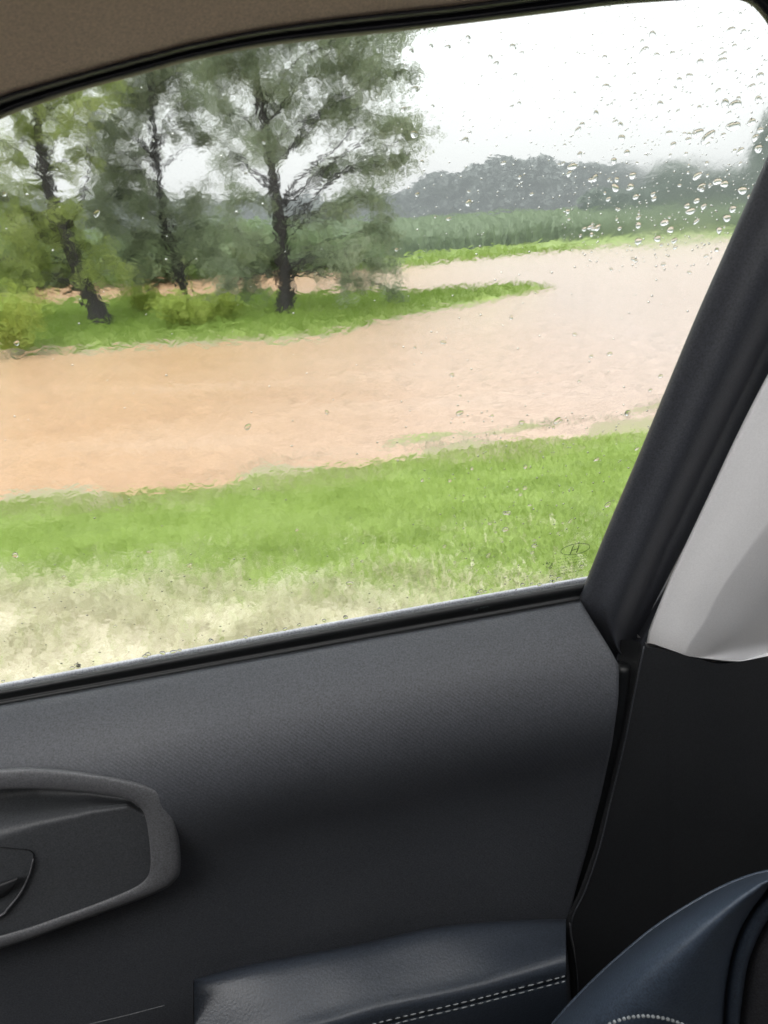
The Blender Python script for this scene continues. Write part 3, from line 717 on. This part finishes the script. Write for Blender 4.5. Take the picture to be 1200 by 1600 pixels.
# armrest
CR = [(303,1532),(383,1510),(470,1494),(560,1477),(680,1451),(800,1440),(884,1438)]
RG = [(303,1640),(425,1598),(510,1577),(592,1554),(717,1528),(796,1508),(884,1484)]
ST = [(303,1690),(470,1640),(560,1612),(620,1596),(717,1573),(796,1553),(884,1530)]
BT = [(303,1820),(470,1800),(560,1780),(650,1760),(740,1730),(820,1700),(890,1680)]
mb = MB(); mb.grid(densify(loft([(shift(CR,-2), wB-.014), (CR, wB-.006), (lerp(CR,RG,.12), wB+.004), (lerp(CR,RG,.5), wB+.022), (RG, wB+.044), (lerp(RG,ST,.5), wB+.056), (lerp(RG,ST,.9), wB+.058), (ST, wB+.056), (lerp(ST,BT,.15), wB+.057), (BT, wB+.05)], 70, D), 4))
# end face towards the front
e0 = [(303,1532),(303,1560),(303,1640),(303,1690),(303,1820)]; 
arm = dpart(mb, 'armrest', M['arml'])
mb = MB(); mb.grid(densify(loft([(e0, wB-.02), ([(302,1533),(301.5,1560),(301,1640),(301,1690),(301,1820)], wB+.01), ([(302,1540),(302,1575),(302,1640),(302,1690),(302,1820)], wB+.03)], 20, D), 2)); o = mb.build('armrest_end', M['lower']); child(door, o)
def stitches(P, w, fn, name, parent, n, rad=.00065, gap=.34):
    Q = np.array([fn(x, y, w) for x, y in resample(P, n*6)]); mb = MB()
    for i in range(n):
        s_ = Q[i*6:i*6+5]; 
        mid_ = s_.copy(); mb.tube(s_, [rad*.5, rad, rad*1.1, rad, rad*.5], 6)
    o = mb.build(name, M['thread']); child(parent, o); return o
stitches(shift(ST,-5), wB+.0585, D, 'stitching', door, 46)
stitches(shift(ST,3), wB+.0585, D, 'stitching', door, 46)
# lower storage edge, the thin bright line at the bottom
mb = MB(); mb.tube([D(x, y, wB+.012) for x, y in resample([(60,1620),(150,1598),(200,1586),(257,1571)], 20)], .0005, 6); mb.build
o = mb.build('trim_line', M['bezel']); child(door, o)

# headliner: from the top seal inwards over the cabin
bpy.context.view_layer.update()
edge = np.array([W(x, y, .014) for x, y in resample(lerp(TOPI, TOPO, 1.0), 150)])
edge2 = np.array([W(x, y, .004) for x, y in resample(lerp(TOPI, TOPO, 1.0), 150)])
# the edge beyond the pillar is carried straight on so each roof sheet stays whole
rows = [edge2-Z*0+INW*0]; 
E = edge.copy()
imx = int(np.argmax(E[:, 2]))
for i in range(imx, len(E)): E[i] = E[imx]+u*(i-imx)*.02
rows = [E+INW*0.0, E+INW*.006+Z*.001, E+INW*.03+Z*.012, E+INW*.07+Z*.028, E+INW*.12+Z*.043, E+INW*.17+Z*.052, E+INW*.185+Z*.07]
big = []
for r_ in rows:      # extend front and rear
    r_ = list(r_); big.append([r_[0]-u*.5-Z*.22, r_[0]-u*.2-Z*.09]+r_+[r_[-1]+u*.3-Z*.01, r_[-1]+u*1.2-Z*.05, r_[-1]+u*1.5-Z*.2])
mb = MB(); mb.grid(densify(big, 3))
big = []
for r_ in [E+INW*.50+Z*.085, E+INW*.52+Z*.075, E+INW*1.0+Z*.08, E+INW*1.35+Z*.03, E+INW*1.5-Z*.02]:  # second roof sheet, past an unseen opening added to light the door
    r_ = list(r_); big.append([r_[0]-u*.5-Z*.22, r_[0]-u*.2-Z*.09]+r_+[r_[-1]+u*.3-Z*.01, r_[-1]+u*1.2-Z*.05, r_[-1]+u*1.5-Z*.2])
mb.grid(densify(big, 3)); hl = mb.build('headliner', M['headliner']); child(car, hl)
sol = hl.modifiers.new('thick', 'SOLIDIFY'); sol.thickness = .02; sol.offset = HLO
# body pillar: second dark band, pale trim and lower dark panel
C0 = [(1530,-160),(1490,-50),(1440,80),(1405,210),(1366,310),(1290,440),(1218,570),(1128,755),(1068,870),(1020,955),(996,1000),(975,1050),(968,1100)]
C1 = [(1600,-160),(1555,-50),(1500,80),(1440,215),(1400,320),(1322,450),(1240,600),(1160,765),(1092,890),(1040,980),(1008,1022),(988,1060),(978,1105)]
mbp = MB(); mbp.grid(densify(loft([(shift(C0,0,-30), -.03), (shift(C0,0,-10), -.012), (C0, .0), (lerp(C0,C1,.3), .012), (lerp(C0,C1,.7), .016), (C1, .016), (shift(C1,0,25), .012)], 80, W), 4))
pil = mbp.build('body_pillar', M['frame']); child(car, pil)
T0 = [(1640,-170),(1570,10),(1500,180),(1380,330),(1262,478),(1198,590),(1150,684),(1098,795),(1052,893),(1030,945),(1014,985),(1010,1005)]
T1 = [(1665,-160),(1592,20),(1520,190),(1400,345),(1285,490),(1215,610),(1165,700),(1112,810),(1066,905),(1042,955),(1024,992),(1020,1006)]
T2 = [(1800,-130),(1730,80),(1640,300),(1500,460),(1360,600),(1290,700),(1235,790),(1180,860),(1130,930),(1110,970),(1085,1005),(1075,1025)]
T3 = [(1900,-100),(1810,150),(1700,400),(1580,560),(1440,700),(1370,790),(1310,860),(1260,920),(1210,970),(1180,1000),(1150,1025),(1130,1036)]
T4 = [(2040,-80),(1940,200),(1800,500),(1700,660),(1560,800),(1490,870),(1430,920),(1370,960),(1330,990),(1300,1010),(1270,1022),(1240,1030)]
rows = densify(loft([(T0, .014), (shift(T0,0,1), .024), (T1, .030), (lerp(T1,T2,.4), .040), (lerp(T1,T2,.8), .046), (T2, .046), (lerp(T2,T3,.5), .036), (T3, .016), (T4, -.03)], 70, W), 4)
mb = MB(); mb.grid(rows)
# bottom lip
BL = [(1010,1005),(1014,1015),(1050,1028),(1090,1040),(1128,1047),(1165,1042),(1200,1036),(1300,1020)]
bot = [row[-1] for row in rows]
low = loft([(BL, .018)], len(bot), W)[0]
mb.grid([bot, [b*.5+l*.5+INW*.001 for b, l in zip(bot, low)], low, [q-INW*.03 for q in low]])
o = mb.build('pillar_trim', M['ash']); child(pil, o)
# lower panel behind the seam
def seam_off(dx): return [(x+dx, y) for x, y in SEAM]
SE2 = [(1000,1000),(1004,1022),(1000,1040),(990,1090),(976,1160),(957,1240),(938,1320),(915,1390),(893,1440),(897,1490),(901,1520),(906,1600),(912,1760)]
rt = [(1500,880),(1500,1010),(1500,1040),(1500,1090),(1500,1160),(1500,1240),(1500,1320),(1500,1390),(1500,1440),(1500,1490),(1500,1520),(1500,1600),(1500,1760)]
TP = [(985,975),(988,1010),(986,1040),(976,1090),(962,1160),(944,1240),(925,1320),(904,1390),(888,1440),(890,1490),(896,1520),(902,1600),(908,1760)]
def colm(x, yt): return [(x, yt), (x, yt+8)]+[(x, max(q[1], yt+10+k*6)) for k, q in enumerate(SE2[2:])]
TP[0], TP[1] = (990, 1000), (990, 1016); SE2[0], SE2[1] = (1006, 1010), (1004, 1022)
mb = MB(); mb.grid(densify(loft([(shift(TP,0,-22), .01), (TP, .030), (lerp(TP,SE2,.7), .040), (SE2, .0425), (colm(1030, 1013), .043), (colm(1052, 1019), .044), (colm(1090, 1029), .045), (colm(1130, 1037), .046), (colm(1200, 1025), .046), (colm(1320, 1000), .045), (colm(1500, 985), .03)], 90, D, False), 4))
lo_ = mb.build('lower_pillar_panel', M['lower']); child(car, lo_)
mb = MB(); mb.tube([D(x, y, .0435) for x, y in resample(SE2, 80)], .0009, 6); o = mb.build('panel_edge_highlight', M['door']); child(lo_, o)  # lighter tube drawn as the highlight along the panel edge
mb = MB(); mb.tube([D(x, y, .055) for x, y in resample([(890,1442),(892,1462),(896,1482),(899,1504)], 14)], np.r_[np.linspace(.0006,.0014,7), np.linspace(.0014,.0006,7)], 6); o = mb.build('edge_glint', M['bezel']); child(lo_, o)  # pale tube drawn as the brightest stretch of that highlight
# weatherstrip in the gap
mb = MB(); mb.tube([D(x+6, y, .028) for x, y in resample(SEAM[3:], 70)], .008, 10); o = mb.build('door_weatherstrip', M['rubber']); child(car, o)

# seat bolster
def Ssurf(px, py, w): return D(px, py, w)
L0 = [(760,1760),(820,1665),(862,1603),(900,1560),(950,1511),(1020,1452),(1090,1407),(1150,1377),(1205,1361),(1300,1350),(1420,1370)]
L2 = [(1125,1760),(1128,1680),(1130,1610),(1134,1550),(1142,1500),(1152,1465),(1168,1432),(1190,1402),(1215,1380),(1310,1370),(1420,1385)]
L3 = [(1150,1760),(1152,1680),(1155,1610),(1160,1560),(1168,1510),(1178,1480),(1192,1450),(1210,1425),(1235,1405),(1320,1390),(1420,1400)]
L4 = [(1500,1760),(1500,1700),(1500,1640),(1500,1600),(1500,1560),(1500,1520),(1500,1490),(1500,1460),(1500,1440),(1500,1430),(1500,1420)]
seat = empty('seat', (0,0,0)); seat.parent = car; seat.matrix_parent_inverse = car.matrix_world.inverted()
bpy.context.view_layer.update()
mb = MB(); mb.grid(densify(loft([(shift(L0,30,26), .10), (shift(L0,4,2), .16), (L0, .20), (lerp(L0,L2,.08), .228), (lerp(L0,L2,.3), .262), (lerp(L0,L2,.6), .280), (lerp(L0,L2,.85), .276), (lerp(L0,L2,.97), .266), (L2, .256)], 80, D), 4)); o = mb.build('bolster', M['bluel']); child(seat, o)
mb = MB(); mb.grid(densify(loft([(L2, .254), (lerp(L2,L3,.3), .264), (lerp(L2,L3,.8), .266), (L3, .258)], 80, D), 4)); o = mb.build('leather_edge', M['bluel']); child(seat, o)
mb = MB(); mb.grid(densify(loft([(L3, .254), (lerp(L3,L4,.08), .268), (lerp(L3,L4,.3), .275), (L4, .26)], 80, D), 4)); o = mb.build('seat_cushion', M['fabric']); child(seat, o)
mb = MB(); mb.tube([D(x, y, .2015) for x, y in resample(L0, 90)], .0016, 8); o = mb.build('piping', M['bluel']); child(seat, o)
SA = [(930,1612),(960,1597),(985,1590),(1010,1588),(1040,1592),(1070,1602),(1090,1612)]
stitches(SA, .2845, D, 'stitching', seat, 22, .0013)

# rest of the cabin: floor, tunnel side, far door, rear bench back
shell = MB()
fz = .80; Pm = P0.copy(); Pm[2] = 0
def C3(s_, i, z): return Pm+u*s_+INW*i+Z*z
shell.box(C3(.6, .75, fz-.02), u*1.6, INW*.85, Z*.02)
shell.box(C3(.6, 1.50, fz+.55), u*1.6, INW*.03, Z*.57)  # raised, like the rear and front walls, to cut light in the cabin
shell.box(C3(2.2, .75, fz+.6), u*.04, INW*.85, Z*.6)
shell.box(C3(-1.0, .75, fz+.22), u*.04, INW*.85, Z*.54)
shell.box(C3(.6, -.06, fz-.1), u*1.6, INW*.03, Z*.16)
shell.box(C3(1.5, -.05, 1.25), u*.75, INW*.02, Z*.45)
shell.box(C3(1.6, 1.5, 1.6), u*.45, INW*.02, Z*.6)
shell.box(C3(.7, -.055, 1.12), u*1.9, INW*.008, Z*.43)  # outer skin, set here to stop light leaking through the seam
shell.box(C3(.45, -.05, 1.55), u*.10, INW*.006, Z*.06)  # unseen backing added to block light at the pillar foot
sh = shell.build('cabin_shell', M['lower'], None, False); child(car, sh)

# ------------------------------------------------------------------ raindrops on the outside of the glass
def drop_mesh(k):
    rs = np.random.RandomState(k); vs = []; nr, na = 7, 18
    for i in range(nr+1):
        th = math.pi/2*i/nr
        for j in range(na):
            ph = 2*math.pi*j/na; wob_ = 1+.10*math.sin(2*ph+k)+.06*math.sin(3*ph+2*k)
            vs.append((math.cos(th)*math.cos(ph)*wob_, math.cos(th)*math.sin(ph)*wob_-.12*math.sin(th), math.sin(th)*.62))
    fs = [(i*na+j, i*na+(j+1) % na, (i+1)*na+(j+1) % na, (i+1)*na+j) for i in range(nr-1) for j in range(na)]
    top = len(vs)-na
    fs += [((nr-1)*na+j, (nr-1)*na+(j+1) % na, top) for j in range(na)]+[tuple(range(na))[::-1]]
    me = bpy.data.meshes.new('raindrop'); me.from_pydata(vs, [], fs); me.update(); me.materials.append(M['drop'])
    me.polygons.foreach_set('use_smooth', [True]*(len(fs)-1)+[False]); return me
DM = [drop_mesh(k) for k in range(5)]
OPEN = [(-40,200)]+TOPI[7:]+[(1203,235),(1136,385),(1083,505),(1000,705),(914,905)]+[(750,930),(400,994),(0,1068),(-40,1075)]
Bm = Matrix(((u[0],vv[0],n_out[0]),(u[1],vv[1],n_out[1]),(u[2],vv[2],n_out[2])))
def drop_at(px, py, rp, el_=1.0, ang=0.0, k=0):
    P_ = W(px, py, -.0041); s_ = rp*np.linalg.norm(P_-CAM)/1155
    o = bpy.data.objects.new('raindrop', DM[k % 5]); col.objects.link(o)
    o.matrix_world = Matrix.Translation(P_) @ (Bm @ Matrix.Rotation(ang, 3, 'Z') @ Matrix.Diagonal((s_*el_, s_, s_*.75))).to_4x4()
    tag(o, 'clear raindrop clinging to the outside of the wet side window', 'raindrop', 'raindrops on the side window')
rd = random.Random(11)
cand = []
fixed = [(1088,208,9,1.5,.1),(1104,214,10,1.7,.7),(1147,163,9,1.5,.2),(1144,197,9,1.8,.2),(1018,55,7,1.2,0),(1140,48,7,1.3,0),(1126,95,7,1.4,.2),(1160,50,5,1,0),(948,12,5,1.2,0),(765,90,5,1,.3),(774,100,5,1.2,.2),
         (730,60,6,.9,0),(642,80,5,1,0),(970,215,6,1.2,0),(968,195,5,1,0),(1050,226,6,1,0),(978,238,6,1,0),(1186,118,6,1.2,0),(1060,125,5,1,0),(930,177,5,1,0),(1145,73,5,1,0),(1037,347,8,1.2,0),(1046,358,8,1,0),(1026,372,8,1,.5),
         (996,376,7,1.3,.3),(1052,375,6,1.1,0),(1087,313,6,1,0),(1095,295,6,1,0),(960,293,7,1.5,-.5),(984,291,6,1.3,0),(1019,303,5,1,0),(992,307,6,1,0),(1072,321,6,1,0),(1134,340,8,1.2,0),(1143,326,7,1.2,.5),(1098,322,6,1,0),
         (1119,283,7,1.4,0),(1130,287,7,1.3,0),(1158,297,8,1.4,0),(1183,232,9,1,.9),(1178,215,7,1,0),(831,862,4,1,0),(834,851,6,1,0),(788,800,5,1,0),(820,728,5,1,0)]
for f_ in fixed: cand.append((f_[0], f_[1], f_[2]*.5+1.0, f_[3], f_[4]))
def dens(x, y):
    d = .10
    if x > 620 and y < 330: d = .34+.5*max(0, (x-880)/300)
    if x > 880 and 200 < y < 420: d = 1.0
    if x > 700 and 640 < y < 930: d = .42
    if x > 700 and 420 < y < 640: d = .10
    if x < 620: d = .025 if y < 850 else .14
    return d
while len(cand) < 262:
    x = rd.uniform(-10, 1200); y = rd.uniform(0, 1070)
    if inpoly(x, y, OPEN) and rd.random() < dens(x, y):
        r_ = rd.choice([1.6, 2, 2.2, 2.6, 3, 3.4, 4.4]); cand.append((x, y, r_, rd.uniform(.9, 1.6), rd.uniform(-.2, .9)))
for k in range(30):   # beads along the belt moulding
    x = rd.uniform(0, 880); y = np.interp(x, [q[0] for q in BELT_T], [q[1] for q in BELT_T])-rd.uniform(11, 17)
    cand.append((x, y, rd.uniform(2.2, 4.0), 1.0, 0))
for i, c in enumerate(cand): drop_at(*c, k=i)
# fine spray too small and too many to count
base_v = np.array([tuple(v.co) for v in DM[0].vertices]); bf = [tuple(p_.vertices) for p_ in DM[0].polygons]
sv = []; sf = []; nn = 0; cnt = 0
tvs = []; 
ico = []
for i in range(4):
    th = math.pi/2*i/3
    for j in range(8): ph = 2*math.pi*j/8; ico.append((math.cos(th)*math.cos(ph), math.cos(th)*math.sin(ph), math.sin(th)*.6))
ico = np.array(ico); fi = [(i*8+j, i*8+(j+1) % 8, (i+1)*8+(j+1) % 8, (i+1)*8+j) for i in range(3) for j in range(8)]+[tuple(range(8))[::-1]]
Bn = np.array(Bm)
mb = MB()
while cnt < 1500:
    x = rd.uniform(-10, 1200); y = rd.uniform(0, 1070)
    if inpoly(x, y, OPEN) and rd.random() < dens(x, y)*1.2:
        P_ = W(x, y, -.0041); s_ = rd.choice([.6, .8, 1.0, 1.3])*np.linalg.norm(P_-CAM)/1155
        mb.add((Bn@(ico*np.array([s_*rd.uniform(.9, 1.5), s_, s_])).T).T+P_, fi); cnt += 1
o = mb.build('fine_raindrops', M['drop']); tag(o, 'fine spray of tiny raindrops over the side window', 'raindrops', None, 'stuff')
